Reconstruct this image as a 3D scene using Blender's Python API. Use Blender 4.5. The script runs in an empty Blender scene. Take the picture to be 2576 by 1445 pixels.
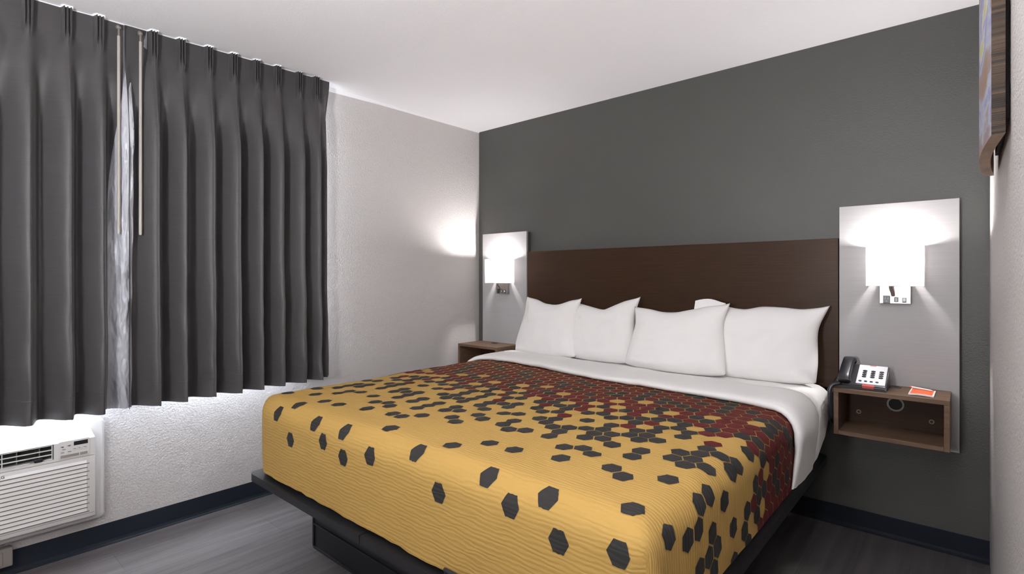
import bpy, bmesh, math, random
from mathutils import Vector, Matrix
PI = math.pi
S = bpy.context.scene
COL = S.collection

# ------------------------------------------------------------ camera
cam_d = bpy.data.cameras.new('camera')
cam_d.sensor_fit = 'HORIZONTAL'
cam_d.sensor_width = 36.0
cam_d.lens = 36.0 * 1316.0 / 2576.0
cam_d.shift_y = -21.5 / 2576.0
cam_d.clip_start = 0.01
cam = bpy.data.objects.new('camera', cam_d)
COL.objects.link(cam)
cam.location = (0.0, 0.0, 1.237)
cam.rotation_euler = (math.radians(90), 0, math.radians(40.93))
S.camera = cam

# ------------------------------------------------------------ view, world, daylight
S.view_settings.view_transform = 'Standard'
S.view_settings.look = 'None'
S.view_settings.gamma = 1.0
S.view_settings.use_curve_mapping = False
S.view_settings.exposure = 0.56
S.cycles.diffuse_bounces = 6
S.cycles.max_bounces = 10
S.cycles.caustics_reflective = False
S.cycles.caustics_refractive = False
S.cycles.sample_clamp_indirect = 6.0

DAY_POWER = 880.0      # daylight entering at the window
BULB = 830.0            # emission strength of the two wall lamp bulbs
FILL_UP = 390.0          # emission strength of the added fill uplighter behind the camera
FILL_DOWN = 85.0           # emission strength of the added fill downlight over the walkway

world = bpy.data.worlds.new('overcast_sky')
S.world = world
world.use_nodes = True
wb = world.node_tree.nodes['Background']
wb.inputs['Color'].default_value = (0.80, 0.90, 1.0, 1)
wb.inputs['Strength'].default_value = 1.0

day_d = bpy.data.lights.new('daylight', 'AREA')
day_d.shape = 'RECTANGLE'
day_d.size = 1.5
day_d.size_y = 2.3
day_d.energy = DAY_POWER
day_d.color = (0.86, 0.93, 1.0)
day = bpy.data.objects.new('daylight', day_d)
COL.objects.link(day)
day.location = (-3.42, 0.45, 1.65)
day.rotation_euler = (0, math.radians(-90 + 14), 0)

# ------------------------------------------------------------ materials
def mat(name, color, rough=0.6, bump=None, metal=0.0, spec=0.5, vary=None, sheen=0.0):
    """bump = (scale, strength, distance, detail); vary = (scale xyz, amount)"""
    m = bpy.data.materials.new(name); m.use_nodes = True
    nt = m.node_tree; b = nt.nodes['Principled BSDF']
    b.inputs['Base Color'].default_value = (*color, 1)
    b.inputs['Roughness'].default_value = rough
    b.inputs['Metallic'].default_value = metal
    b.inputs['Specular IOR Level'].default_value = spec
    if sheen: b.inputs['Sheen Weight'].default_value = sheen
    geo = None
    if bump or vary:
        geo = nt.nodes.new('ShaderNodeNewGeometry')
    if vary:
        sc, amt = vary
        mp = nt.nodes.new('ShaderNodeMapping'); mp.inputs['Scale'].default_value = sc
        nt.links.new(geo.outputs['Position'], mp.inputs['Vector'])
        n = nt.nodes.new('ShaderNodeTexNoise'); n.inputs['Scale'].default_value = 1.0; n.inputs['Detail'].default_value = 4
        nt.links.new(mp.outputs['Vector'], n.inputs['Vector'])
        cr = nt.nodes.new('ShaderNodeValToRGB')
        lo = [c * (1 - amt) for c in color]; hi = [min(1, c * (1 + amt)) for c in color]
        cr.color_ramp.elements[0].position = 0.3; cr.color_ramp.elements[0].color = (*lo, 1)
        cr.color_ramp.elements[1].position = 0.7; cr.color_ramp.elements[1].color = (*hi, 1)
        nt.links.new(n.outputs['Fac'], cr.inputs['Fac'])
        nt.links.new(cr.outputs['Color'], b.inputs['Base Color'])
    if bump:
        sc, st, di, de = bump
        n2 = nt.nodes.new('ShaderNodeTexNoise')
        n2.inputs['Detail'].default_value = de; n2.inputs['Roughness'].default_value = 0.55
        if isinstance(sc, tuple):
            mp2 = nt.nodes.new('ShaderNodeMapping'); mp2.inputs['Scale'].default_value = sc
            nt.links.new(geo.outputs['Position'], mp2.inputs['Vector'])
            nt.links.new(mp2.outputs['Vector'], n2.inputs['Vector']); n2.inputs['Scale'].default_value = 1.0
        else:
            nt.links.new(geo.outputs['Position'], n2.inputs['Vector']); n2.inputs['Scale'].default_value = sc
        bp = nt.nodes.new('ShaderNodeBump'); bp.inputs['Strength'].default_value = st; bp.inputs['Distance'].default_value = di
        nt.links.new(n2.outputs['Fac'], bp.inputs['Height'])
        nt.links.new(bp.outputs['Normal'], b.inputs['Normal'])
    return m

def emit(name, color, strength):
    m = bpy.data.materials.new(name); m.use_nodes = True
    nt = m.node_tree; nt.nodes.clear()
    e = nt.nodes.new('ShaderNodeEmission'); e.inputs['Color'].default_value = (*color, 1); e.inputs['Strength'].default_value = strength
    o = nt.nodes.new('ShaderNodeOutputMaterial'); nt.links.new(e.outputs[0], o.inputs['Surface'])
    return m

def cloth_uv(name, color, rough=0.8):
    """quilt cotton: fine puckered ridges running across the bed (uv in metres)"""
    m = bpy.data.materials.new(name); m.use_nodes = True
    nt = m.node_tree; b = nt.nodes['Principled BSDF']
    b.inputs['Base Color'].default_value = (*color, 1); b.inputs['Roughness'].default_value = rough
    b.inputs['Specular IOR Level'].default_value = 0.25
    uv = nt.nodes.new('ShaderNodeTexCoord')
    mp = nt.nodes.new('ShaderNodeMapping'); mp.inputs['Scale'].default_value = (0.35, 1, 1)
    nt.links.new(uv.outputs['UV'], mp.inputs['Vector'])
    w = nt.nodes.new('ShaderNodeTexWave'); w.wave_type = 'BANDS'; w.bands_direction = 'Y'
    w.inputs['Scale'].default_value = 25.0; w.inputs['Distortion'].default_value = 5.5
    w.inputs['Detail'].default_value = 2.0; w.inputs['Detail Scale'].default_value = 1.6
    nt.links.new(mp.outputs['Vector'], w.inputs['Vector'])
    n = nt.nodes.new('ShaderNodeTexNoise'); n.inputs['Scale'].default_value = 16.0; n.inputs['Detail'].default_value = 3
    nt.links.new(uv.outputs['UV'], n.inputs['Vector'])
    mul = nt.nodes.new('ShaderNodeMath'); mul.operation = 'MULTIPLY'
    nt.links.new(w.outputs['Fac'], mul.inputs[0]); nt.links.new(n.outputs['Fac'], mul.inputs[1])
    bp = nt.nodes.new('ShaderNodeBump'); bp.inputs['Strength'].default_value = 0.42; bp.inputs['Distance'].default_value = 0.0035
    nt.links.new(mul.outputs[0], bp.inputs['Height']); nt.links.new(bp.outputs['Normal'], b.inputs['Normal'])
    return m

M = {}
M['wall_light'] = mat('light_grey_paint', (0.55, 0.525, 0.512), 0.5, (120.0, 0.8, 0.006, 3), spec=0.4)
M['wall_dark'] = mat('dark_grey_paint', (0.078, 0.078, 0.073), 0.42, (130.0, 0.35, 0.003, 3), spec=0.4)
M['ceiling'] = mat('ceiling_paint', (0.87, 0.855, 0.87), 0.85, (90.0, 0.25, 0.003, 3), spec=0.2)
M['trim'] = mat('white_trim', (0.82, 0.81, 0.82), 0.6)
M['base'] = mat('slate_rubber', (0.013, 0.017, 0.025), 0.55, spec=0.15)
M['brown'] = mat('brown_laminate', (0.040, 0.021, 0.012), 0.36, (( 6.0, 6.0, 420.0), 0.12, 0.001, 2), vary=((5.0, 5.0, 300.0), 0.22), spec=0.14)
M['walnut'] = mat('walnut_laminate', (0.125, 0.075, 0.046), 0.5, vary=((6.0, 60.0, 60.0), 0.2), spec=0.3)
M['panel'] = mat('silver_laminate', (0.355, 0.345, 0.345), 0.45, vary=((4.0, 4.0, 330.0), 0.05), spec=0.4)
M['core'] = mat('dark_backing', (0.06, 0.058, 0.055), 0.6)
M['linen'] = mat('white_cotton', (0.85, 0.84, 0.83), 0.85, (14.0, 0.12, 0.008, 3), spec=0.15)
M['metal'] = mat('brushed_nickel', (0.36, 0.33, 0.31), 0.32, metal=1.0)
M['black'] = mat('black_plastic', (0.012, 0.012, 0.016), 0.32, spec=0.5)
M['blackmetal'] = mat('black_powder_coat', (0.012, 0.012, 0.014), 0.45)
M['blackpanel'] = mat('black_board', (0.006, 0.006, 0.009), 0.5)
M['dark'] = mat('dark_cavity', (0.01, 0.01, 0.01), 0.8)
M['ac'] = mat('appliance_white', (0.68, 0.665, 0.65), 0.42)
M['acgrey'] = mat('appliance_grey', (0.24, 0.21, 0.19), 0.5)
M['acink'] = mat('grey_print', (0.13, 0.12, 0.12), 0.6)
M['curtain'] = mat('charcoal_drapery', (0.049, 0.0465, 0.0485), 0.5, ((30.0, 30.0, 700.0), 0.18, 0.001, 2), vary=((9.0, 9.0, 420.0), 0.10), spec=0.35, sheen=0.15)
M['satin'] = mat('daylit_satin', (0.42, 0.43, 0.47), 0.35, ((25.0, 25.0, 9.0), 0.9, 0.03, 2), spec=0.5)  # pale grey stands in for daylight on the curtain's turned edge
M['lining'] = mat('white_lining', (0.78, 0.78, 0.80), 0.8)
M['wand'] = mat('cream_plastic', (0.36, 0.33, 0.30), 0.35)
M['clip'] = mat('taupe_plastic', (0.16, 0.14, 0.13), 0.4)
M['gold'] = cloth_uv('gold_quilt_cotton', (0.43, 0.268, 0.076))
M['charcoal'] = cloth_uv('charcoal_quilt_cotton', (0.027, 0.0255, 0.0245))
M['maroon'] = cloth_uv('maroon_quilt_cotton', (0.095, 0.010, 0.0095))
M['phonewhite'] = mat('phone_faceplate', (0.75, 0.76, 0.80), 0.4)
M['red'] = mat('red_plastic', (0.45, 0.035, 0.03), 0.4)
M['pink'] = mat('pale_red_strip', (0.55, 0.22, 0.20), 0.4)
M['orange'] = mat('orange_card', (0.85, 0.15, 0.045), 0.6)
M['paper'] = mat('white_paper', (0.80, 0.77, 0.77), 0.7)
M['outlet'] = mat('grey_beige_plastic', (0.22, 0.20, 0.185), 0.5)
M['vinyl'] = mat('white_vinyl', (0.75, 0.76, 0.78), 0.4)

def floor_mat():
    m = bpy.data.materials.new('grey_vinyl_plank'); m.use_nodes = True
    nt = m.node_tree; b = nt.nodes['Principled BSDF']
    geo = nt.nodes.new('ShaderNodeNewGeometry')
    rot = nt.nodes.new('ShaderNodeMapping'); rot.inputs['Rotation'].default_value = (0, 0, PI / 2)
    nt.links.new(geo.outputs['Position'], rot.inputs['Vector'])
    br = nt.nodes.new('ShaderNodeTexBrick')
    br.inputs['Scale'].default_value = 1.0
    br.inputs['Brick Width'].default_value = 1.2; br.inputs['Row Height'].default_value = 0.18
    br.inputs['Mortar Size'].default_value = 0.0012; br.inputs['Mortar Smooth'].default_value = 0.3
    br.inputs['Color1'].default_value = (0.108, 0.099, 0.102, 1); br.inputs['Color2'].default_value = (0.090, 0.083, 0.085, 1)
    br.inputs['Mortar'].default_value = (0.06, 0.055, 0.057, 1)
    nt.links.new(rot.outputs['Vector'], br.inputs['Vector'])
    mp = nt.nodes.new('ShaderNodeMapping'); mp.inputs['Scale'].default_value = (26.0, 1.6, 1.0)
    nt.links.new(geo.outputs['Position'], mp.inputs['Vector'])
    n = nt.nodes.new('ShaderNodeTexNoise'); n.inputs['Scale'].default_value = 1.0; n.inputs['Detail'].default_value = 6; n.inputs['Distortion'].default_value = 0.6
    nt.links.new(mp.outputs['Vector'], n.inputs['Vector'])
    cr = nt.nodes.new('ShaderNodeValToRGB')
    cr.color_ramp.elements[0].position = 0.3; cr.color_ramp.elements[0].color = (0.66, 0.66, 0.66, 1)
    cr.color_ramp.elements[1].position = 0.72; cr.color_ramp.elements[1].color = (1.15, 1.13, 1.13, 1)
    nt.links.new(n.outputs['Fac'], cr.inputs['Fac'])
    mx = nt.nodes.new('ShaderNodeMix'); mx.data_type = 'RGBA'; mx.blend_type = 'MULTIPLY'; mx.inputs['Factor'].default_value = 1.0
    nt.links.new(br.outputs['Color'], mx.inputs['A']); nt.links.new(cr.outputs['Color'], mx.inputs['B'])
    nt.links.new(mx.outputs['Result'], b.inputs['Base Color'])
    b.inputs['Roughness'].default_value = 0.55; b.inputs['Specular IOR Level'].default_value = 0.2
    bp = nt.nodes.new('ShaderNodeBump'); bp.inputs['Strength'].default_value = 0.15; bp.inputs['Distance'].default_value = 0.001
    nt.links.new(n.outputs['Fac'], bp.inputs['Height']); nt.links.new(bp.outputs['Normal'], b.inputs['Normal'])
    return m
M['floor'] = floor_mat()

def glass_mat():
    m = bpy.data.materials.new('window_glass'); m.use_nodes = True
    nt = m.node_tree; nt.nodes.clear()
    t = nt.nodes.new('ShaderNodeBsdfTransparent'); g = nt.nodes.new('ShaderNodeBsdfGlossy'); g.inputs['Roughness'].default_value = 0.02
    x = nt.nodes.new('ShaderNodeMixShader'); x.inputs[0].default_value = 0.42
    o = nt.nodes.new('ShaderNodeOutputMaterial')
    nt.links.new(t.outputs[0], x.inputs[1]); nt.links.new(g.outputs[0], x.inputs[2]); nt.links.new(x.outputs[0], o.inputs['Surface'])
    return m
M['glass'] = glass_mat()

def shade_mat():
    m = bpy.data.materials.new('white_linen_shade'); m.use_nodes = True
    nt = m.node_tree; nt.nodes.clear()
    d = nt.nodes.new('ShaderNodeBsdfDiffuse'); d.inputs['Color'].default_value = (0.85, 0.83, 0.82, 1)
    t = nt.nodes.new('ShaderNodeBsdfTranslucent'); t.inputs['Color'].default_value = (0.9, 0.87, 0.85, 1)
    x = nt.nodes.new('ShaderNodeMixShader'); x.inputs[0].default_value = 0.42
    o = nt.nodes.new('ShaderNodeOutputMaterial')
    nt.links.new(d.outputs[0], x.inputs[1]); nt.links.new(t.outputs[0], x.inputs[2]); nt.links.new(x.outputs[0], o.inputs['Surface'])
    return m
M['shade'] = shade_mat()

def art_mat():
    """painted flowers on bare wood: patches of grey-blue, violet and yellow"""
    m = bpy.data.materials.new('painted_wood'); m.use_nodes = True
    nt = m.node_tree; b = nt.nodes['Principled BSDF']; b.inputs['Roughness'].default_value = 0.7
    geo = nt.nodes.new('ShaderNodeNewGeometry')
    mp = nt.nodes.new('ShaderNodeMapping'); mp.inputs['Scale'].default_value = (1, 3.2, 9.0)
    nt.links.new(geo.outputs['Position'], mp.inputs['Vector'])
    n = nt.nodes.new('ShaderNodeTexNoise'); n.inputs['Scale'].default_value = 1.3; n.inputs['Detail'].default_value = 5
    nt.links.new(mp.outputs['Vector'], n.inputs['Vector'])
    cr = nt.nodes.new('ShaderNodeValToRGB'); e = cr.color_ramp.elements
    e[0].position = 0.30; e[0].color = (0.27, 0.17, 0.10, 1)
    e[1].position = 0.72; e[1].color = (0.42, 0.40, 0.10, 1)
    for p, c in ((0.42, (0.26, 0.20, 0.22, 1)), (0.50, (0.36, 0.38, 0.44, 1)), (0.58, (0.22, 0.22, 0.40, 1)), (0.64, (0.46, 0.45, 0.44, 1))):
        q = e.new(p); q.color = c
    nt.links.new(n.outputs['Fac'], cr.inputs['Fac']); nt.links.new(cr.outputs['Color'], b.inputs['Base Color'])
    return m
M['art'] = art_mat()
M['endgrain'] = mat('dark_end_grain', (0.034, 0.020, 0.011), 0.75, ((4.0, 30.0, 420.0), 0.9, 0.004, 3), vary=((3.0, 10.0, 110.0), 0.85))
M['barewood'] = mat('bare_wood', (0.36, 0.24, 0.175), 0.65, vary=((30.0, 8.0, 30.0), 0.25))

# ------------------------------------------------------------ helpers
def empty(name, loc, label, cat, group=None):
    o = bpy.data.objects.new(name, None); COL.objects.link(o)
    o.location = loc; o.empty_display_size = 0.05
    tag(o, label, cat, group)
    return o
def tag(o, label, cat, group=None):
    o['label'] = label; o['category'] = cat
    if group: o['group'] = group
def wloc(o):
    v = Vector(o.location)
    while o.parent:
        o = o.parent; v += Vector(o.location)
    return v
def obj(name, bm, mats, parent=None, origin=None, smooth=None, label=None):
    """link a bmesh built in world coordinates as ONE mesh object"""
    if not isinstance(mats, (list, tuple)): mats = [mats]
    bmesh.ops.recalc_face_normals(bm, faces=bm.faces[:]) if smooth != 'keep' else None
    base = wloc(parent) if parent else Vector((0, 0, 0))
    if origin is None:
        xs = [v.co for v in bm.verts]
        lo = Vector([min(c[i] for c in xs) for i in range(3)]); hi = Vector([max(c[i] for c in xs) for i in range(3)])
        origin = Vector(((lo.x + hi.x) / 2, (lo.y + hi.y) / 2, lo.z))
    origin = Vector(origin)
    bmesh.ops.translate(bm, verts=bm.verts[:], vec=-origin)
    me = bpy.data.meshes.new(name); bm.to_mesh(me); bm.free()
    for m in mats: me.materials.append(m)
    o = bpy.data.objects.new(name, me); COL.objects.link(o)
    if parent: o.parent = parent
    o.location = origin - base
    if smooth:
        me.polygons.foreach_set('use_smooth', [True] * len(me.polygons))
        if smooth == 'angle':
            me.set_sharp_from_angle(angle=math.radians(35))
    if label: o['label'] = label
    return o
def struct(name, bm, m, **k):
    o = obj(name, bm, m, **k); o['kind'] = 'structure'; return o

def box(bm, x0, x1, y0, y1, z0, z1, bev=0.0, seg=2, mi=0):
    r = bmesh.ops.create_cube(bm, size=1.0)
    vs = r['verts']
    for v in vs:
        v.co = Vector((x0 + (v.co.x + .5) * (x1 - x0), y0 + (v.co.y + .5) * (y1 - y0), z0 + (v.co.z + .5) * (z1 - z0)))
    fs = list({f for v in vs for f in v.link_faces})
    for f in fs: f.material_index = mi
    if bev > 0:
        es = list({e for v in vs for e in v.link_edges})
        r2 = bmesh.ops.bevel(bm, geom=es, offset=bev, segments=seg, affect='EDGES', profile=0.6)
        for f in r2['faces']: f.material_index = mi
    return bm
def nb(): return bmesh.new()
def bx(*a, **k): return box(nb(), *a, **k)

def tube(bm, pts, rad, seg=10, cap=True, mi=0):
    pts = [Vector(p) for p in pts]; rings = []; n = len(pts)
    up = Vector((0, 0, 1)); prev = None
    for i, p in enumerate(pts):
        t = (pts[min(i + 1, n - 1)] - pts[max(i - 1, 0)]).normalized()
        if prev is None:
            a = t.cross(up)
            if a.length < 1e-4: a = t.cross(Vector((1, 0, 0)))
        else:
            a = prev - t * prev.dot(t)
        a.normalize(); prev = a; b = t.cross(a)
        r = rad[i] if isinstance(rad, (list, tuple)) else rad
        rings.append([bm.verts.new(p + (a * math.cos(2 * PI * k / seg) + b * math.sin(2 * PI * k / seg)) * r) for k in range(seg)])
    for i in range(n - 1):
        for k in range(seg):
            f = bm.faces.new((rings[i][k], rings[i][(k + 1) % seg], rings[i + 1][(k + 1) % seg], rings[i + 1][k])); f.material_index = mi
    if cap:
        for r in (rings[0], rings[-1]):
            f = bm.faces.new(r); f.material_index = mi
    return bm
def smooth_path(pts, n=8):
    """Catmull-Rom through the points"""
    P = [Vector(p) for p in pts]; P = [P[0] * 2 - P[1]] + P + [P[-1] * 2 - P[-2]]
    out = []
    for i in range(1, len(P) - 2):
        for k in range(n):
            t = k / n
            a, b, c, d = P[i - 1], P[i], P[i + 1], P[i + 2]
            out.append(.5 * ((2 * b) + (c - a) * t + (2 * a - 5 * b + 4 * c - d) * t * t + (3 * b - a - 3 * c + d) * t ** 3))
    out.append(P[-2]); return out
def ring(bm, c, r0, r1, h, axis='z', seg=28, mi=0):
    """flat annulus with thickness, centre c at its base"""
    def pt(r, a, z):
        if axis == 'z': return Vector((c[0] + r * math.cos(a), c[1] + r * math.sin(a), c[2] + z))
        if axis == 'y': return Vector((c[0] + r * math.cos(a), c[1] - z, c[2] + r * math.sin(a)))
        return Vector((c[0] + z, c[1] + r * math.cos(a), c[2] + r * math.sin(a)))
    R = []
    for k in range(seg):
        a = 2 * PI * k / seg
        R.append([bm.verts.new(pt(r, a, z)) for r, z in ((r0, 0), (r0, h), (r1, h), (r1, 0))])
    for k in range(seg):
        p, q = R[k], R[(k + 1) % seg]
        for s in range(4):
            f = bm.faces.new((p[s], p[(s + 1) % 4], q[(s + 1) % 4], q[s])); f.material_index = mi
    return bm
def disc(bm, c, r, h, axis='z', seg=24, mi=0):
    vs0 = []; vs1 = []
    for k in range(seg):
        a = 2 * PI * k / seg
        for L, z in ((vs0, 0), (vs1, h)):
            if axis == 'z': p = (c[0] + r * math.cos(a), c[1] + r * math.sin(a), c[2] + z)
            elif axis == 'y': p = (c[0] + r * math.cos(a), c[1] - z, c[2] + r * math.sin(a))
            else: p = (c[0] + z, c[1] + r * math.cos(a), c[2] + r * math.sin(a))
            L.append(bm.verts.new(p))
    for k in range(seg):
        bm.faces.new((vs0[k], vs0[(k + 1) % seg], vs1[(k + 1) % seg], vs1[k])).material_index = mi
    bm.faces.new(vs0).material_index = mi; bm.faces.new(vs1).material_index = mi
    return bm
def sstep(a, b, x):
    t = max(0.0, min(1.0, (x - a) / (b - a))); return t * t * (3 - 2 * t)
def hash2(i, j, s=0):
    n = (i * 374761393 + j * 668265263 + s * 974634777) & 0xffffffff
    n = ((n ^ (n >> 13)) * 1274126177) & 0xffffffff
    return ((n ^ (n >> 16)) & 0xffff) / 65535.0
def vnoise(x, y, s=0):
    i, j = math.floor(x), math.floor(y); fx, fy = x - i, y - j
    fx = fx * fx * (3 - 2 * fx); fy = fy * fy * (3 - 2 * fy)
    a = hash2(i, j, s) * (1 - fx) + hash2(i + 1, j, s) * fx
    b = hash2(i, j + 1, s) * (1 - fx) + hash2(i + 1, j + 1, s) * fx
    return (a * (1 - fy) + b * fy) * 2 - 1

# ------------------------------------------------------------ room shell
XL, XR, YB, YF = -3.019, 0.079, 3.068, -2.4
H = 2.437
def ceil_z(y):            # the ceiling falls slightly towards the front of the room
    return H - 0.028 * max(0.0, 1.74 - max(y, -0.5))
T = 0.14
struct('floor', bx(XL - T, XR + T, YF - T, YB + T, -0.10, 0.0), M['floor'])
bm = nb()
ys = [YF - T, -0.5, 0.0, 0.4, 0.8, 1.2, 1.74, 2.4, YB + T]
lo = [[bm.verts.new((x, y, ceil_z(y))) for y in ys] for x in (XL - T, XR + T)]
hi = [[bm.verts.new((x, y, ceil_z(y) + 0.12)) for y in ys] for x in (XL - T, XR + T)]
for k in range(len(ys) - 1):
    bm.faces.new((lo[0][k], lo[1][k], lo[1][k + 1], lo[0][k + 1])); bm.faces.new((hi[0][k], hi[0][k + 1], hi[1][k + 1], hi[1][k]))
    for s in (0, 1): bm.faces.new((lo[s][k], lo[s][k + 1], hi[s][k + 1], hi[s][k]))
bm.faces.new((lo[0][0], lo[1][0], hi[1][0], hi[0][0])); bm.faces.new((lo[0][-1], lo[1][-1], hi[1][-1], hi[0][-1]))
struct('ceiling', bm, M['ceiling'])
HT = H + 0.03
struct('wall_back', bx(XL - T, XR + T, YB, YB + T, 0, HT), M['wall_dark'])
struct('wall_right', bx(XR, XR + T, YF, YB, 0, HT), M['wall_light'])
struct('wall_front', bx(XL - T, XR + T, YF - T, YF, 0, HT), M['wall_dark'])
WY0, WY1, WZ0, WZ1 = -0.65, 1.48, 0.73, 2.22
bm = nb()
box(bm, XL - T, XL, YF, WY0, 0, HT); box(bm, XL - T, XL, WY1, YB, 0, HT)
box(bm, XL - T, XL, WY0, WY1, 0, WZ0); box(bm, XL - T, XL, WY0, WY1, WZ1, HT)
bmesh.ops.remove_doubles(bm, verts=bm.verts[:], dist=1e-5)
struct('wall_left', bm, M['wall_light'])
# window behind the curtains
bm = nb(); fw = 0.05
xo0, xo1 = XL - 0.11, XL - 0.05
box(bm, xo0, xo1, WY0, WY1, WZ0, WZ0 + fw); box(bm, xo0, xo1, WY0, WY1, WZ1 - fw, WZ1)
for y0 in (WY0, (WY0 + WY1) / 2 - fw / 2, WY1 - fw): box(bm, xo0, xo1, y0, y0 + fw, WZ0 + fw, WZ1 - fw)
win = struct('window_1', bm, M['vinyl'])
gp = obj('window_pane', bx(XL - 0.082, XL - 0.078, WY0 + fw, WY1 - fw, WZ0 + fw, WZ1 - fw), M['glass'], win)
# cove baseboards: (profile swept along each wall)
def baseboard(name, a, b, nrm, h=0.098):
    a = Vector(a); b = Vector(b); n = Vector(nrm); prof = [(0, h), (0.003, h), (0.004, 0.02), (0.007, 0.008), (0.016, 0.0025), (0.016, 0.0), (0, 0)]
    bm = nb(); P = [[bm.verts.new(p + n * d + Vector((0, 0, z))) for d, z in prof] for p in (a, b)]
    for k in range(len(prof)):
        k2 = (k + 1) % len(prof); bm.faces.new((P[0][k], P[0][k2], P[1][k2], P[1][k]))
    bm.faces.new(P[0]); bm.faces.new(P[1])
    return struct(name, bm, M['base'])
baseboard('baseboard_left', (XL, YF, 0), (XL, YB, 0), (1, 0, 0))
baseboard('baseboard_back', (XL, YB, 0), (XR, YB, 0), (0, -1, 0))
baseboard('baseboard_right', (XR, YF, 0), (XR, 1.2, 0), (-1, 0, 0))
# white caulk strip along the top of the left wall
bm = nb(); L = []
for y, d in ((YF, .03), (1.0, .03), (1.75, .026), (2.1, .016), (2.9, .008), (YB, .006)):
    z = ceil_z(y); L.append([bm.verts.new((XL, y, z)), bm.verts.new((XL + d * .6, y, z)), bm.verts.new((XL + .004, y, z - d)), bm.verts.new((XL, y, z - d))])
for a, b in zip(L, L[1:]):
    for k in range(4): bm.faces.new((a[k], a[(k + 1) % 4], b[(k + 1) % 4], b[k]))
bm.faces.new(L[0]); bm.faces.new(L[-1])
struct('trim_1', bm, M['trim'])
CELLS_C = """-2678,2080 -2656,2560 -2562,2133 -2514,2287 -2519,2352 -2479,2588 -2367,1292 -2364,1571 -2406,2414 -2377,1151 -2306,1369 -2306,1425 -2305,1481 -2306,1594 -2308,1707 -2320,1999 -2252,1222 -2247,1448 -2247,1505 -2249,1675 -2253,1790 -2275,2214 -2279,2278 -2305,2620 -2216,1020 -2192,1302 -2191,1358 -2191,1586 -2193,1700 -2195,1758 -2197,1816 -2208,2056 -2212,2118 -2216,2180 -2234,2443 -2129,1084 -2133,1382 -2133,1496 -2133,1553 -2134,1611 -2149,2023 -2153,2085 -2189,2618 -2087,937 -2090,1176 -2081,1753 -2086,1871 -2110,2307 -2020,1374 -2020,1489 -2020,1547 -2022,1663 -2026,1780 -2037,2020 -2052,2274 -1984,1181 -1964,1515 -1969,1748 -1974,1867 -1979,1988 -1914,1033 -1908,1308 -1908,1425 -1908,1483 -1909,1541 -1911,1658 -1915,1776 -1929,2081 -1953,2475 -1831,980 -1837,1220 -1852,1334 -1859,1745 -1861,1805 -1866,1926 -1872,2049 -1875,2112 -1883,2240 -1887,2306 -1900,2510 -1797,1302 -1797,1420 -1798,1478 -1800,1596 -1807,1834 -1826,2207 -1830,2273 -1842,2475 -1851,2617 -1745,1565 -1746,1624 -1748,1684 -1750,1743 -1754,1863 -1763,2048 -1766,2111 -1770,2175 -1690,953 -1712,1039 -1687,1237 -1687,1356 -1688,1416 -1689,1475 -1691,1593 -1697,1772 -1699,1833 -1704,1955 -1729,2407 -1733,2476 -1624,1231 -1636,1563 -1638,1622 -1640,1682 -1642,1742 -1649,1924 -1658,2111 -1680,2511 -1579,1292 -1580,1412 -1581,1472 -1592,1832 -1600,2017 -1628,2547 -1632,2618 -1526,992 -1529,1114 -1527,1441 -1529,1561 -1531,1621 -1535,1741 -1540,1863 -1555,2176 -1569,2443 -1472,1350 -1476,1531 -1479,1651 -1483,1772 -1491,1956 -1497,2081 -1500,2145 -1507,2275 -1419,1319 -1421,1440 -1425,1621 -1427,1681 -1437,1925 -1452,2243 -1463,2444 -1367,1409 -1370,1530 -1378,1772 -1392,2083 -1398,2211 -1307,1052 -1319,1560 -1323,1681 -1327,1803 -1330,1865 -1263,1408 -1264,1469 -1270,1651 -1274,1773 -1285,2021 -1294,2213 -1307,2481 -1230,1130 -1210,1378 -1215,1561 -1219,1682 -1221,1743 -1224,1805 -1229,1928 -1238,2117 -1256,2517 -1173,965 -1155,1223 -1159,1408 -1162,1531 -1164,1592 -1185,2086 -1188,2150 -1203,2483 -1206,2553 -1110,1501 -1119,1745 -1124,1868 -1051,1222 -1056,1409 -1058,1470 -1060,1532 -1064,1654 -1069,1777 -1083,2089 -1085,2152 -1088,2217 -1091,2282 -999,1053 -1010,1563 -1017,1747 -1022,1870 -952,1348 -956,1472 -958,1533 -960,1595 -963,1656 -968,1779 -981,2091 -984,2155 -897,1002 -898,1254 -902,1379 -906,1503 -908,1565 -916,1749 -919,1811 -924,1935 -927,1997 -932,2124 -941,2318 -850,1349 -854,1473 -859,1597 -862,1658 -870,1843 -881,2093 -889,2286 -899,2556 -794,1052 -808,1567 -810,1628 -813,1690 -816,1751 -821,1875 -829,2062 -835,2190 -742,962 -747,1287 -751,1413 -754,1475 -759,1599 -767,1783 -770,1845 -775,1969 -789,2288 -695,1256 -713,1692 -716,1754 -724,1939 -732,2128 -735,2191 -738,2256 -740,2321 -745,2454 -747,2522 -654,1477 -656,1539 -671,1847 -579,987 -585,1104 -597,1321 -603,1447 -605,1509 -608,1571 -611,1633 -636,2193 -554,1479 -560,1603 -572,1849 -583,2098 -592,2355 -597,2488 -484,1134 -497,1322 -500,1386 -509,1573 -512,1634 -518,1758 -524,1881 -530,2005 -532,2067 -535,2130 -443,1227 -446,1291 -455,1480 -473,1851 -487,2162 -401,1387 -420,1759 -432,2006 -439,2194 -441,2258 -346,1293 -350,1356 -353,1420 -360,1544 -366,1668 -372,1791 -376,1852 -381,1975 -302,1389 -316,1638 -322,1761 -334,2007 -339,2131 -261,1546 -268,1669 -296,2289 -302,2550"""
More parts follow.
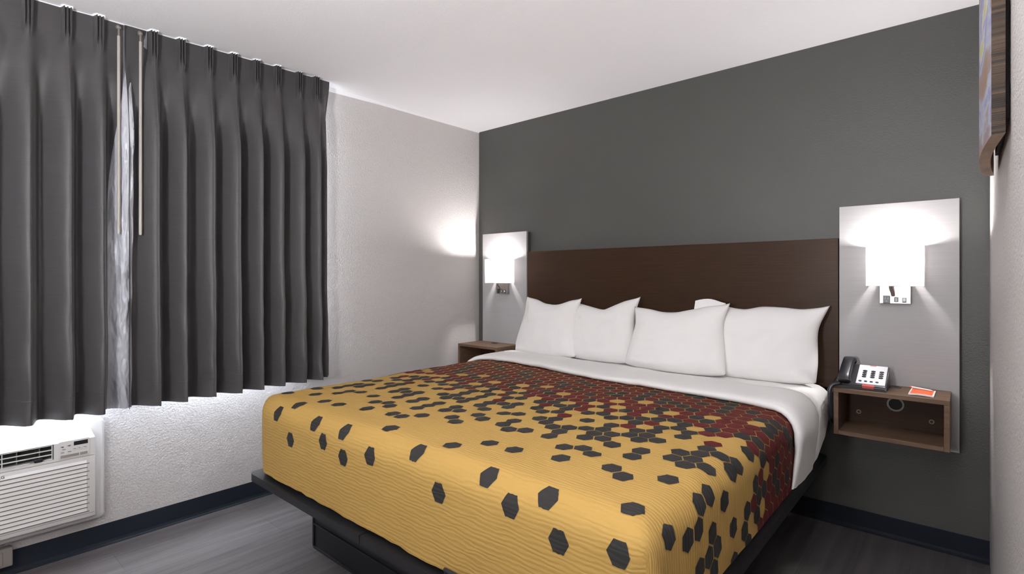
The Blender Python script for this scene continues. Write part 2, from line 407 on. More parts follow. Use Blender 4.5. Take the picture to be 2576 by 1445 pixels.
CELLS_M = """-2666,1849 -2669,1905 -2671,1963 -2675,2021 -2682,2141 -2687,2202 -2691,2264 -2696,2328 -2702,2393 -2708,2460 -2714,2528 -2720,2597 -2605,1815 -2607,1872 -2613,1987 -2616,2046 -2620,2106 -2624,2167 -2628,2229 -2633,2293 -2638,2357 -2644,2423 -2650,2491 -2546,1838 -2549,1896 -2551,1954 -2555,2013 -2558,2072 -2566,2195 -2571,2258 -2576,2322 -2581,2387 -2587,2454 -2592,2522 -2599,2592 -2486,1805 -2488,1863 -2491,1920 -2494,1979 -2497,2039 -2501,2099 -2505,2161 -2509,2223 -2524,2418 -2529,2486 -2535,2555 -2426,1772 -2428,1830 -2433,1946 -2436,2005 -2440,2066 -2443,2127 -2448,2189 -2452,2252 -2457,2317 -2462,2382 -2467,2449 -2473,2518 -2371,1855 -2373,1913 -2379,2032 -2383,2093 -2387,2155 -2391,2218 -2396,2282 -2400,2347 -2411,2482 -2417,2551 -2309,1764 -2314,1881 -2323,2060 -2327,2122 -2331,2184 -2335,2248 -2340,2313 -2345,2379 -2350,2446 -2355,2515 -2361,2585 -2258,1907 -2260,1967 -2264,2027 -2267,2088 -2271,2151 -2284,2344 -2289,2411 -2294,2479 -2299,2548 -2202,1934 -2205,1995 -2220,2244 -2224,2309 -2229,2376 -2239,2512 -2244,2583 -2135,1668 -2139,1784 -2141,1843 -2146,1962 -2157,2147 -2160,2211 -2165,2276 -2169,2341 -2174,2408 -2179,2477 -2184,2547 -2088,1930 -2095,2052 -2098,2115 -2102,2178 -2106,2242 -2115,2374 -2119,2442 -2124,2511 -2129,2581 -2028,1839 -2031,1899 -2034,1959 -2040,2082 -2044,2145 -2048,2209 -2056,2340 -2060,2407 -2065,2476 -2070,2546 -2075,2617 -1976,1928 -1986,2113 -1990,2176 -1994,2241 -1998,2306 -2002,2373 -2007,2441 -2011,2510 -2016,2581 -1917,1836 -1920,1896 -1922,1957 -1925,2018 -1932,2144 -1936,2208 -1940,2273 -1944,2339 -1948,2406 -1958,2545 -1962,2617 -1857,1686 -1869,1987 -1879,2175 -1891,2372 -1895,2440 -1904,2581 -1805,1774 -1810,1894 -1816,2017 -1819,2080 -1822,2143 -1834,2339 -1838,2406 -1847,2545 -1757,1924 -1760,1986 -1773,2240 -1777,2306 -1781,2373 -1785,2441 -1789,2510 -1794,2581 -1701,1894 -1707,2017 -1710,2080 -1714,2143 -1717,2207 -1721,2273 -1725,2339 -1737,2546 -1741,2617 -1646,1863 -1655,2048 -1662,2175 -1665,2240 -1669,2306 -1672,2373 -1676,2442 -1685,2582 -1589,1772 -1597,1955 -1603,2080 -1606,2144 -1610,2208 -1613,2274 -1617,2340 -1621,2408 -1624,2477 -1533,1681 -1542,1924 -1545,1986 -1551,2112 -1558,2241 -1562,2307 -1565,2375 -1573,2512 -1577,2583 -1486,1833 -1488,1894 -1494,2018 -1503,2209 -1510,2342 -1514,2409 -1517,2478 -1521,2548 -1525,2619 -1434,1864 -1440,1987 -1443,2050 -1446,2114 -1449,2178 -1456,2309 -1459,2376 -1466,2514 -1470,2584 -1381,1833 -1383,1895 -1389,2019 -1395,2146 -1401,2277 -1405,2343 -1408,2411 -1412,2480 -1415,2549 -1325,1742 -1332,1927 -1335,1989 -1338,2052 -1341,2115 -1344,2180 -1347,2245 -1351,2311 -1354,2378 -1357,2446 -1361,2515 -1364,2586 -1279,1896 -1282,1958 -1288,2084 -1291,2148 -1297,2278 -1300,2345 -1304,2413 -1310,2551 -1226,1866 -1232,1991 -1235,2054 -1241,2181 -1244,2247 -1247,2313 -1250,2380 -1253,2448 -1260,2587 -1166,1653 -1171,1775 -1174,1836 -1179,1960 -1182,2023 -1191,2215 -1194,2280 -1197,2347 -1200,2414 -1127,1930 -1132,2056 -1135,2119 -1138,2184 -1141,2249 -1144,2315 -1147,2381 -1150,2449 -1153,2518 -1156,2588 -1072,1838 -1077,1962 -1080,2025 -1094,2349 -1097,2416 -1100,2484 -1103,2554 -1025,1932 -1028,1995 -1033,2121 -1036,2186 -1039,2251 -1042,2317 -1045,2383 -1047,2451 -1050,2520 -1053,2590 -970,1841 -973,1902 -976,1965 -978,2027 -987,2219 -990,2284 -992,2351 -995,2418 -998,2486 -1001,2555 -913,1688 -930,2060 -935,2188 -938,2253 -943,2385 -946,2452 -948,2521 -951,2591 -867,1781 -872,1905 -878,2030 -883,2157 -886,2221 -892,2352 -894,2419 -897,2487 -824,1937 -827,1999 -832,2126 -837,2254 -840,2320 -843,2386 -845,2454 -847,2522 -850,2591 -773,1907 -778,2032 -781,2095 -783,2159 -786,2223 -791,2354 -794,2420 -796,2488 -798,2557 -721,1877 -730,2064 -743,2387 -749,2591 -668,1786 -673,1909 -676,1971 -679,2034 -682,2097 -684,2160 -687,2224 -689,2289 -692,2355 -694,2421 -696,2488 -698,2557 -614,1694 -620,1817 -622,1879 -625,1941 -628,2003 -631,2066 -633,2129 -638,2257 -641,2322 -643,2388 -645,2455 -647,2522 -649,2591 -575,1911 -577,1973 -585,2161 -588,2225 -590,2290 -595,2421 -598,2556 -521,1819 -527,1943 -537,2194 -540,2258 -542,2322 -544,2388 -546,2454 -548,2522 -550,2590 -476,1913 -479,1974 -482,2037 -484,2099 -489,2226 -492,2290 -494,2355 -496,2421 -498,2487 -499,2555 -423,1821 -429,1944 -434,2068 -437,2131 -444,2322 -446,2387 -447,2453 -449,2520 -451,2588 -369,1729 -378,1914 -384,2037 -387,2100 -389,2162 -391,2226 -394,2290 -396,2354 -397,2420 -399,2486 -401,2553 -328,1883 -331,1945 -337,2069 -341,2194 -344,2257 -346,2321 -348,2386 -349,2452 -351,2518 -352,2585 -275,1792 -278,1853 -281,1914 -284,1976 -286,2038 -289,2100 -291,2162 -294,2225 -298,2353 -299,2418 -301,2483 -303,2618"""

# ------------------------------------------------------------ bed frame
MX0, MX1, MY0, MY1, ZT = -2.465, -0.505, 1.03, 2.965, 0.702
bed = empty('platform_bed', (-1.475, 2.0, 0), 'black platform bed on a set-back base under the patterned coverlet', 'bed')
def rounded_slab(bm, x0, x1, y0, y1, z0, z1, r, corners, seg=6):
    pts = []
    for (cx, cy, a0, key) in ((x1 - r, y1 - r, 0, 'ne'), (x0 + r, y1 - r, 90, 'nw'), (x0 + r, y0 + r, 180, 'sw'), (x1 - r, y0 + r, 270, 'se')):
        if key in corners:
            for k in range(seg + 1):
                a = math.radians(a0 + 90 * k / seg); pts.append((cx + r * math.cos(a), cy + r * math.sin(a)))
        else:
            sx = 1 if key[1] == 'e' else -1; sy = 1 if key[0] == 'n' else -1
            pts.append((cx + sx * r, cy + sy * r))
    a = [bm.verts.new((x, y, z0)) for x, y in pts]; b = [bm.verts.new((x, y, z1)) for x, y in pts]; n = len(pts)
    for k in range(n): bm.faces.new((a[k], a[(k + 1) % n], b[(k + 1) % n], b[k]))
    bm.faces.new(a[::-1]); bm.faces.new(b)
    return bm
for (x0, x1, cs) in ((-2.445, -1.562, ('sw', 'nw')), (-1.557, -0.515, ('se', 'ne'))):
    bm = rounded_slab(nb(), x0, x1, 1.005, 2.99, 0.330, 0.362, 0.035, cs)
    obj('platform', bm, M['blackmetal'], bed)
# base box with stepped rails
bm = nb()
box(bm, -2.26, -0.72, 1.215, 2.86, 0.0, 0.330, 0.003)
obj('base_box', bm, M['blackpanel'], bed)
bm = nb()
for z in (0.012, 0.115): box(bm, -2.255, -0.725, 1.209, 1.2145, z, z + 0.006, 0.001)
box(bm, -2.258, -2.246, 1.209, 1.2145, 0.018, 0.325, 0.001)
obj('base_moulding', bm, M['blackmetal'], bed)
bm = tube(nb(), smooth_path([(-1.098, 1.022, 0.345), (-1.098, 0.988, 0.350), (-1.098, 0.985, 0.375), (-1.098, 0.985, 0.405), (-1.092, 0.985, 0.418), (-1.07, 0.985, 0.42), (-0.70, 0.985, 0.42), (-0.678, 0.985, 0.418), (-0.672, 0.985, 0.405), (-0.672, 0.985, 0.375), (-0.672, 0.988, 0.35), (-0.672, 1.022, 0.345)], 5), 0.006, 8)
obj('mattress_stop', bm, M['blackmetal'], bed, smooth='angle')

# mattress (covered by the bedding)
bm = bx(MX0 + .03, MX1 - .03, MY0 + .03, MY1 - .02, 0.363, ZT - 0.014, 0.05, 4)
o = obj('mattress', bm, M['linen'], smooth='angle'); tag(o, 'thick mattress covered by the coverlet and white sheet on the black frame', 'mattress')

# ------------------------------------------------------------ drape over the mattress
RAD = 0.075
def prof(s, flare):
    if s <= 0: return s, 0.0
    if s < RAD * PI / 2:
        a = s / RAD; return RAD * math.sin(a), RAD * (1 - math.cos(a))
    e = s - RAD * PI / 2
    return RAD + flare * e, RAD + e
def drape(u, v):
    xm = .5 * (MX0 + MX1)
    if u > xm: a, dx = prof(u - (MX1 - RAD), .03); x = MX1 - RAD + a; side = 1
    else: a, dx = prof((MX0 + RAD) - u, .03); x = MX0 + RAD - a; side = -1
    a, dy = prof((MY0 + RAD) - v, 0.0); y = MY0 + RAD - a
    d = (dx ** 4 + dy ** 4) ** .25
    rc = .14 if side < 0 else .05
    ex = (x - (MX1 - rc)) if side > 0 else ((MX0 + rc) - x); ey = (MY0 + rc) - y
    if ex > 0 and ey > 0:
        p = min(ex / rc, 1.2); q = min(ey / rc, 1.2)
        p2 = p * math.sqrt(max(0, 1 - q * q / 2)); q2 = q * math.sqrt(max(0, 1 - p * p / 2))
        x = (MX1 - rc + p2 * rc) if side > 0 else (MX0 + rc - p2 * rc); y = MY0 + rc - q2 * rc
    return Vector((x, y, ZT - d))
def dnorm(u, v):
    e = .006
    n = (drape(u + e, v) - drape(u - e, v)).cross(drape(u, v + e) - drape(u, v - e))
    if n.length < 1e-9: return Vector((0, 0, 1))
    return n.normalized()
def lift(u, v, h):
    # gentle quilt relief + height over the mattress surface
    w = 0.0025 * vnoise(u * 7, v * 7, 3) + 0.0015 * vnoise(u * 19, v * 15, 5)
    top = max(0.0, 1 - max(abs(u + 1.485) / 1.0, 0) ** 4)
    return drape(u, v) + dnorm(u, v) * (h + w + 0.006 * top)
def lerp_tab(tab, x):
    if x <= tab[0][0]: return tab[0][1]
    for (a, b), (c, d) in zip(tab, tab[1:]):
        if x <= c: return b + (d - b) * (x - a) / (c - a)
    return tab[-1][1]
FOLD = [(-2.80, 2.36), (-2.47, 2.385), (-2.33, 2.465), (-2.20, 2.468), (-2.0, 2.443), (-1.74, 2.389), (-1.44, 2.335), (-1.2, 2.33), (-1.0, 2.325), (-.82, 2.30), (-.66, 2.29), (-.54, 2.25), (-.46, 2.225), (-.40, 2.235), (-.33, 2.20), (-.2, 2.13)]
def fold_y(u): return lerp_tab(FOLD, u)

# coverlet: gold cloth + printed hexagons, all in one mesh
CUMIN, CUMAX, CVMIN = MX0 - .238, MX1 + .238, MY0 - .288
bm = nb(); uvl = bm.loops.layers.uv.new('UVMap')
def add_face(vs, uvs, mi):
    try: f = bm.faces.new(vs)
    except ValueError: return
    f.material_index = mi; f.smooth = True
    for l, q in zip(f.loops, uvs): l[uvl].uv = q
us = []
u = CUMIN
while u < CUMAX - 1e-6: us.append(u); u += 0.022
us.append(CUMAX)
NV = 82
rows = []
for u in us:
    v1 = fold_y(u) + 0.10
    col = []
    for k in range(NV + 1):
        t = k / NV; v = CVMIN + (v1 - CVMIN) * t
        hem = 0.004 * vnoise(u * 22, 1.7, 9) if k == 0 else 0.0
        p = lift(u, v, 0.0)
        if k == 0: p.z += hem
        col.append((bm.verts.new(p), (u, v)))
    rows.append(col)
for a, b in zip(rows, rows[1:]):
    for k in range(NV):
        q = (a[k], b[k], b[k + 1], a[k + 1])
        add_face([x[0] for x in q], [x[1] for x in q], 0)
# pleat where the side drop laps over the foot at the near corner
P0 = []
for k in range(21):
    t = k / 20; z = 0.632 - t * 0.247; s = sstep(0, .75, t); row = []
    path = [(MX1 + .008, MY0 + .075), (MX1 + .010, MY0 + .03), (MX1 + .000, MY0 - .012), (MX1 - .016, MY0 - .020), (MX1 - .030, MY0 - .016), (MX1 - .036, MY0 - .007), (MX1 - .040, MY0 + .004)]
    for j, (x, y) in enumerate(path):
        f = math.radians(-20 + 115 * j / 6)
        x0, y0 = MX1 - .05 + .046 * math.cos(f), MY0 + .05 - .046 * math.sin(f)
        row.append((bm.verts.new((x0 + (x - x0) * s + .002 * vnoise(z * 14, j), y0 + (y - y0) * s, z)), (MX1 + .8 - z, MY0 + .06 - j * .012)))
    P0.append(row)
for a, b in zip(P0, P0[1:]):
    for k in range(len(a) - 1):
        q = (a[k], b[k], b[k + 1], a[k + 1]); add_face([x[0] for x in q], [x[1] for x in q], 0)
# hexagons (centre positions in millimetres on the unfolded cloth)
HA, HB = (0.0335, 0.0), (0.0, 0.0)
def hexagon(cu, cv, mi, sd):
    if (cu > MX1 + .03 and cv < MY0 - .02): return
    shear = 0.0
    w = 0.0309; h = 0.0289
    cor = [(w, shear * 1.5), (w * .5, h + shear), (-w * .5, h - shear), (-w, -shear * 1.5), (-w * .5, -h - shear), (w * .5, -h + shear)]
    seg = 4; out = []
    for i in range(6):
        a = cor[i]; b = cor[(i + 1) % 6]
        for k in range(seg):
            t = k / seg; jx = jy = 0.0
            if k: jx = 0.0009 * (hash2(sd, i * 7 + k, 1) - .5); jy = 0.0022 * (hash2(sd, i * 7 + k, 2) - .5)
            out.append((a[0] + (b[0] - a[0]) * t + jx, a[1] + (b[1] - a[1]) * t + jy))
    n = len(out)
    def put(du, dv):
        uu = min(max(cu + du, CUMIN), CUMAX); vv = min(max(cv + dv, CVMIN), fold_y(cu) + .09)
        return (bm.verts.new(lift(uu, vv, 0.0011)), (uu, vv))
    c = put(0, 0)
    r1 = [put(x * .36, y * .36) for x, y in out[::2]]; r2 = [put(x * .7, y * .7) for x, y in out]; r3 = [put(x, y) for x, y in out]
    m = len(r1)
    for k in range(m):
        k2 = (k + 1) % m
        for q in ((c, r1[k], r1[k2]), (r1[k], r2[2 * k], r2[2 * k + 1]), (r1[k], r2[2 * k + 1], r1[k2]), (r1[k2], r2[2 * k + 1], r2[(2 * k + 2) % n])):
            add_face([x[0] for x in q], [x[1] for x in q], mi)
    for k in range(n):
        k2 = (k + 1) % n; q = (r2[k], r3[k], r3[k2], r2[k2]); add_face([x[0] for x in q], [x[1] for x in q], mi)
sd = 0
for txt, mi in ((CELLS_C, 1), (CELLS_M, 2)):
    for s in txt.split():
        a, b = s.split(','); sd += 1; hexagon(int(a) / 1000, int(b) / 1000, mi, sd)
o = obj('coverlet', bm, [M['gold'], M['charcoal'], M['maroon']], smooth='keep')
tag(o, 'gold quilted coverlet printed with charcoal and maroon hexagons, spread over the bed', 'coverlet')

# white top sheet folded back over the coverlet
def hem_u(v):     # how far the sheet hangs down the sides, as a cloth coordinate beyond the mattress edge
    return lerp_tab([(2.0, .222), (2.2, .226), (2.35, .236), (2.5, .238), (2.62, .225), (2.78, .165), (2.86, .12), (2.93, .06), (2.97, .03)], v)
bm = nb()
LIP = [(.05, .0015), (.02, .002), (.006, .004), (-.002, .010), (-.004, .018), (0, .025), (.012, .031), (.035, .035), (.07, .036), (.12, .036), (.18, .035), (.24, .034), (.30, .032), (.335, .029), (.35, .018), (.36, .010)]
NU = 96; cols = []
for i in range(NU + 1):
    t = i / NU; col = []
    for k in range(len(LIP) + 18):
        if k < len(LIP):
            dv, h = LIP[k]
        else:
            q = (k - len(LIP) + 1) / 18; dv = None; h = 0.008
        s = 2 * t - 1
        um = .5 * (MX0 + MX1)
        # first guess of v with the plain edge, then the hem width there
        u_plain = um + s * (.5 * (MX1 - MX0) + .2)
        f = fold_y(u_plain)
        v = f + dv if dv is not None else (f + .36) + (2.962 - f - .36) * q
        hw = .5 * (MX1 - MX0) + hem_u(v) + .003 * vnoise(v * 30, s * 2)
        u = um + s * hw
        f = fold_y(u); v = f + dv if dv is not None else (f + .36) + (2.962 - f - .36) * q
        hh = h * (1 + .12 * vnoise(u * 5, v * 9, 4)) + .003 * vnoise(u * 6 + v * 3, v * 4, 8)
        hh = max(hh, h * .75, .0015)
        edge = max(0.0, abs(u - um) - .5 * (MX1 - MX0) - .05)
        if edge > 0: hh = .006 + (hh - .006) * max(.3, 1 - edge * 4)
        p = lift(u, v, hh)
        col.append(bm.verts.new(p))
    cols.append(col)
for a, b in zip(cols, cols[1:]):
    for k in range(len(a) - 1): bm.faces.new((a[k], b[k], b[k + 1], a[k + 1]))
o = obj('bed_sheet', bm, M['linen'], smooth=True); tag(o, 'white top sheet folded back in a thick band across the head of the bed', 'bed sheet')

# ------------------------------------------------------------ pillows
def pillow(name, label, x0, x1, z0, zl, zr, y, tilt, T, ears, seed, yaw=0.0, tuck=0.0, flare=.03):
    """standing pillow seen from its face: x0..x1 wide, base z0, corner heights zl / zr, leaning back by tilt"""
    W = (x1 - x0) / 2; cx = (x0 + x1) / 2; N, K = 40, 32; bm = nb(); top = {}
    hl, hr = zl - z0, zr - z0
    def P(s, t, side):
        # outline: concave edges between pointed corners
        q = (t + 1) / 2
        hgt = hl + (hr - hl) * (s + 1) / 2
        dip = ears * ((1 - s * s) ** .8) * (0.75 + .25 * (1 - abs(s))) * (1 + .25 * math.sin(s * 4 + seed))
        xx = s * W * (1 - 0.055 * (1 - t * t) * (1 if abs(s) > 0 else 0)) + W * .05 * (1 - q) * s * (1 - abs(s) ** 6) + W * flare * s * (1 - q) ** 1.3 * (1 - .5 * q)
        bend_in = .048 * math.exp(-((q - .72) / .20) ** 2) - .030 * math.exp(-((q - .24) / .22) ** 2)
        xx -= s * W * bend_in * (abs(s) ** 2)
        if s > 0: xx -= tuck * (1 - q) * s
        zz = q * hgt - dip * max(0, q - .15) ** 2.2 + .018 * (1 - s * s) * 0
        zz += .010 * vnoise(s * 3.1 + seed, t * 2, seed) * q * (1 - abs(s))
        zz += .022 * max(0, 1 - q * 3) * (abs(s) ** 3)          # bottom corners curl up
        th = T * ((1 - s ** 4) ** .62) * ((1 - t ** 4) ** .60) * (1.10 - .28 * q)
        wr = .0045 * vnoise(s * 5 + seed, t * 5, seed + 1) + .003 * vnoise(s * 11, t * 9 + seed, seed + 2) + .004 * vnoise(s * 2 - t * 7, t * 2, seed + 5) * (1 - q)
        edge = (1 - s ** 8) * (1 - t ** 8)
        yy = side * (th + wr * edge)
        # a soft fold line running in from the top corners
        for sc in (-1, 1):
            dd = abs((s - sc * .95) * .7 + (1 - q) * .55 * sc)
            yy -= side * .006 * math.exp(-(dd / .05) ** 2) * edge * q
        return xx, yy, zz
    grid = {}
    for side in (-1, 1):
        for i in range(N + 1):
            for k in range(K + 1):
                s = math.sin((i / N - .5) * PI) * .35 + (2 * i / N - 1) * .65; t = math.sin((k / K - .5) * PI) * .35 + (2 * k / K - 1) * .65
                border = i in (0, N) or k in (0, K)
                if border and side == 1: grid[(side, i, k)] = grid[(-1, i, k)]; continue
                x, yy, z = P(s, t, side)
                a = math.radians(tilt)
                bend = .02 * (z / max(hl, hr)) ** 2
                Y = yy * math.cos(a) + z * math.sin(a) + bend; Z = z * math.cos(a) - yy * math.sin(a) * .6
                ca, sa = math.cos(math.radians(yaw)), math.sin(math.radians(yaw))
                grid[(side, i, k)] = bm.verts.new((cx + x * ca - Y * sa, y + x * sa + Y * ca, z0 + Z))
    for side in (-1, 1):
        for i in range(N):
            for k in range(K):
                f = [grid[(side, i, k)], grid[(side, i + 1, k)], grid[(side, i + 1, k + 1)], grid[(side, i, k + 1)]]
                f = list(dict.fromkeys(f))
                try: bm.faces.new(f)
                except ValueError: pass
    o = obj(name, bm, M['linen'], smooth=True); tag(o, label, 'pillow', 'white pillows along the headboard')
    return o
pillow('pillow', 'white pillow nearest the window wall, overlapping the pillow to its right', -2.375, -1.905, .714, 1.120, 1.118, 2.79, 13, .078, .066, 1, flare=.07)
pillow('pillow', 'white pillow second from the window, with one tall pointed top corner', -1.985, -1.505, .714, 1.085, 1.135, 2.835, 12, .072, .066, 2)
p3 = pillow('pillow', 'white pillow third from the window, in front of the pillow beside the telephone', -1.510, -.950, .714, 1.076, 1.116, 2.77, 13, .080, .046, 3)
pillow('pillow', 'white pillow closest to the telephone shelf, leaning at the right end of the headboard', -1.120, -.500, .712, 1.122, 1.112, 2.855, 12, .074, .050, 4, tuck=.055)
# the open end of the pillowcase standing up behind its corner
bm = nb(); g = []
for i in range(9):
    s = i / 8; L = []
    for k in range(5):
        t = k / 4
        x = -1.150 + s * .170 + .006 * (t - .5); z = 1.02 + t * (.092 + .012 * math.sin(s * 4)) ; y = 2.875 + .012 * math.sin(s * 5) + t * .02
        L.append((x, y, z))
    g.append(L)
fr = [[bm.verts.new(p) for p in L] for L in g]; bk = [[bm.verts.new((p[0], p[1] + .004, p[2])) for p in L] for L in g]
for i in range(8):
    for k in range(4):
        bm.faces.new((fr[i][k], fr[i + 1][k], fr[i + 1][k + 1], fr[i][k + 1])); bm.faces.new((bk[i][k], bk[i][k + 1], bk[i + 1][k + 1], bk[i + 1][k]))
    bm.faces.new((fr[i][4], fr[i + 1][4], bk[i + 1][4], bk[i][4])); bm.faces.new((fr[i][0], bk[i][0], bk[i + 1][0], fr[i + 1][0]))
for k in range(4):
    for i in (0, 8): bm.faces.new((fr[i][k], fr[i][k + 1], bk[i][k + 1], bk[i][k]))
obj('pillowcase_flap', bm, M['linen'], p3, smooth='angle')

# ------------------------------------------------------------ headboard and lamp panels
o = obj('headboard', bx(-2.466, -0.476, 3.020, YB - .001, 0.69, 1.437, 0.0015, 1), M['brown'])
tag(o, 'wide dark brown wood-grain headboard panel on the grey wall', 'headboard')
def lamp_panel(x0, x1, label):
    t = empty('wall_panel', ((x0 + x1) / 2, YB, 0.47), label, 'wall panel', 'silver panels beside the headboard')
    obj('face_board', bx(x0, x1, 3.013, 3.031, 0.471, 1.590, 0.0012, 1), M['panel'], t)
    obj('backing_box', bx(x0 + .004, x1 - .004, 3.0315, YB - .001, 0.476, 1.585), M['core'], t)
lamp_panel(-2.924, -2.470, 'tall silver-grey panel behind the wall lamp near the window wall')
lamp_panel(-0.472, -0.020, 'tall silver-grey panel behind the wall lamp above the telephone')

# ------------------------------------------------------------ floating nightstands
def nightstand(x0, x1, label):
    y0, y1, z0, z1 = 2.768, 3.0122, 0.528, 0.738; t = .019
    e = empty('nightstand', ((x0 + x1) / 2, y1, z0), label, 'nightstand', 'open box nightstands')
    obj('top', bx(x0, x1, y0, y1, z1 - t, z1, .0012, 1), M['walnut'], e)
    obj('bottom', bx(x0 + t, x1 - t, y0, y1, z0, z0 + t, .0012, 1), M['walnut'], e)
    for a, b in ((x0, x0 + t), (x1 - t, x1)):
        obj('side_panel', bx(a, b, y0, y1, z0, z1 - t - .0004, .0012, 1), M['walnut'], e)
    xm = (x0 + x1) / 2
    bk = obj('back_panel', bx(x0 + t, x1 - t, y1 - .012, y1, z0 + t, z1 - t - .0004), M['brown'], e)  # dark brown instead of walnut, painting shade into the open box
    obj('cable_ring', ring(nb(), (xm + .006, y1 - .0125, 0.653), .026, .033, .004, 'y'), M['outlet'], bk)
    obj('cable_hole', disc(nb(), (xm + .006, y1 - .0125, 0.653), .0255, .001, 'y'), M['dark'], bk)
    for dx in (-.137, .137):
        c = obj('screw_cap', ring(nb(), (xm + dx, y1 - .0125, 0.595), .006, .010, .004, 'y', 18), M['outlet'], bk)
    g = obj('cable_grommet', ring(nb(), (xm + .006, 2.957, z1 + .0003), .018, .026, .003), M['core'], e)
    obj('grommet_hole', disc(nb(), (xm + .006, 2.957, z1 + .0003), .0178, .0008), M['dark'], g)
nightstand(-2.951, -2.544, 'open walnut box nightstand in the corner by the window wall, mostly behind the bed')
nightstand(-0.456, -0.048, 'open walnut box nightstand under the right-hand lamp, holding the telephone')

# ------------------------------------------------------------ wall lamps
def wall_lamp(cx, label):
    t = empty('wall_lamp', (cx, 3.0129, 1.12), label, 'wall lamp', 'white box wall lamps')
    x0, x1, y0, y1, z0, z1 = cx - .104, cx + .104, 2.908, 3.0126, 1.203, 1.384
    th = .0022; bm = nb()
    r = .006
    outer = [(x0, y1), (x0, y0 + r)] + [(x0 + r - r * math.cos(a), y0 + r - r * math.sin(a)) for a in (PI / 6, PI / 3)] + [(x0 + r, y0), (x1 - r, y0)] + [(x1 - r + r * math.sin(a), y0 + r - r * math.cos(a)) for a in (PI / 6, PI / 3)] + [(x1, y0 + r), (x1, y1)]
    vs = [[bm.verts.new((x, y, z)) for x, y in outer] for z in (z0, z1)]
    for k in range(len(outer) - 1): bm.faces.new((vs[0][k], vs[0][k + 1], vs[1][k + 1], vs[1][k]))
    obj('lamp_shade', bm, M['shade'], t)
    for z in (z0, z1):
        bm = tube(nb(), [(x0 + .002, y1, z), (x0 + .002, y0 + .004, z), (x0 + .004, y0 + .002, z), (x1 - .004, y0 + .002, z), (x1 - .002, y0 + .004, z), (x1 - .002, y1, z)], .0016, 6)
        obj('shade_wire', bm, M['metal'], t)
    # back plate with socket, usb port and switch
    px0, px1, py0, pz0, pz1 = cx - .060, cx + .058, 2.988, 1.120, 1.235
    bp = obj('back_plate', bx(px0, px1, py0, 3.0126, pz0, pz1, .002, 2), M['metal'], t)
    obj('arm', tube(nb(), smooth_path([(cx - .008, py0 - .001, 1.158), (cx - .010, py0 - .016, 1.176), (cx - .014, py0 - .030, 1.192), (cx - .014, py0 - .032, 1.225), (cx - .010, py0 - .030, 1.245)], 4), .0075, 10), M['metal'], t, smooth='angle')
    s = obj('socket', bx(cx - .046, cx - .019, py0 - .003, py0 + .002, 1.122, 1.158, .001, 1), M['black'], bp)
    bm = nb()
    for q in (-.038, -.027): box(bm, cx + q - .001, cx + q + .001, py0 - .0036, py0 - .0031, 1.140, 1.149)
    disc(bm, (cx - .0325, py0 - .0031, 1.131), .0022, .0005, 'y', 10)
    obj('socket_slots', bm, M['outlet'], s)
    u = obj('usb_port', bx(cx - .004, cx + .012, py0 - .003, py0 + .002, 1.128, 1.151, .001, 1), M['black'], bp)
    obj('usb_tongue', bx(cx + .002, cx + .006, py0 - .0036, py0 - .0031, 1.132, 1.147), M['paper'], u)
    w = obj('switch', bx(cx + .026, cx + .042, py0 - .003, py0 + .002, 1.126, 1.150, .001, 1), M['black'], bp)
    obj('switch_rocker', bx(cx + .029, cx + .039, py0 - .006, py0 - .0031, 1.131, 1.145, .001, 1), M['paper'], w)
    # lamp holder and bulb inside the shade
    obj('lamp_holder', bx(cx - .016, cx + .008, 2.966, 2.9875, 1.2455, 1.335, .004, 1), M['paper'], t)
    bm = nb(); bmesh.ops.create_uvsphere(bm, u_segments=14, v_segments=8, radius=.022)
    bmesh.ops.translate(bm, verts=bm.verts[:], vec=(cx - .004, 2.983, 1.358))
    obj('bulb', bm, M['bulb'], t, smooth=True)
M['bulb'] = emit('lit_bulb', (1.0, 0.965, 0.955), BULB)
wall_lamp(-2.697, 'lit white box wall lamp nearest the window wall, on the far silver panel')
wall_lamp(-0.246, 'lit white box wall lamp above the telephone, on the right silver panel')

# ------------------------------------------------------------ telephone, notepad, pen
ph = empty('telephone', (-0.36, 2.87, 0.738), 'black desk telephone with white keypad plate on the right nightstand', 'telephone')
zb = 0.7385
def slope(y): return 0.760 + (y - 2.800) * 0.50          # sloping top of the phone
def wedge(bm, x0, x1, y0, y1, bev=.004, dz=0.0, thick=None):
    z0a = zb if thick is None else slope(y0) + dz - thick; z0b = zb if thick is None else slope(y1) + dz - thick
    c = [(x0, y0, z0a), (x1, y0, z0a), (x1, y1, z0b), (x0, y1, z0b), (x0, y0, slope(y0) + dz), (x1, y0, slope(y0) + dz), (x1, y1, slope(y1) + dz), (x0, y1, slope(y1) + dz)]
    v = [bm.verts.new(p) for p in c]
    for f in ((0, 3, 2, 1), (4, 5, 6, 7), (0, 1, 5, 4), (1, 2, 6, 5), (2, 3, 7, 6), (3, 0, 4, 7)): bm.faces.new([v[k] for k in f])
    if bev:
        es = list({e for q in v for e in q.link_edges}); bmesh.ops.bevel(bm, geom=es, offset=bev, segments=2, affect='EDGES')
    return bm
obj('phone_base', wedge(nb(), -.446, -.262, 2.792, 2.945, .004), M['black'], ph, smooth='angle')
plate = obj('face_plate', wedge(nb(), -.376, -.268, 2.806, 2.937, .0008, .0030, .0026), M['phonewhite'], ph)
def on_plate(x0, x1, y0, y1, dz=.0034, th=.003): return wedge(nb(), x0, x1, y0, y1, .0006, dz + th, th)
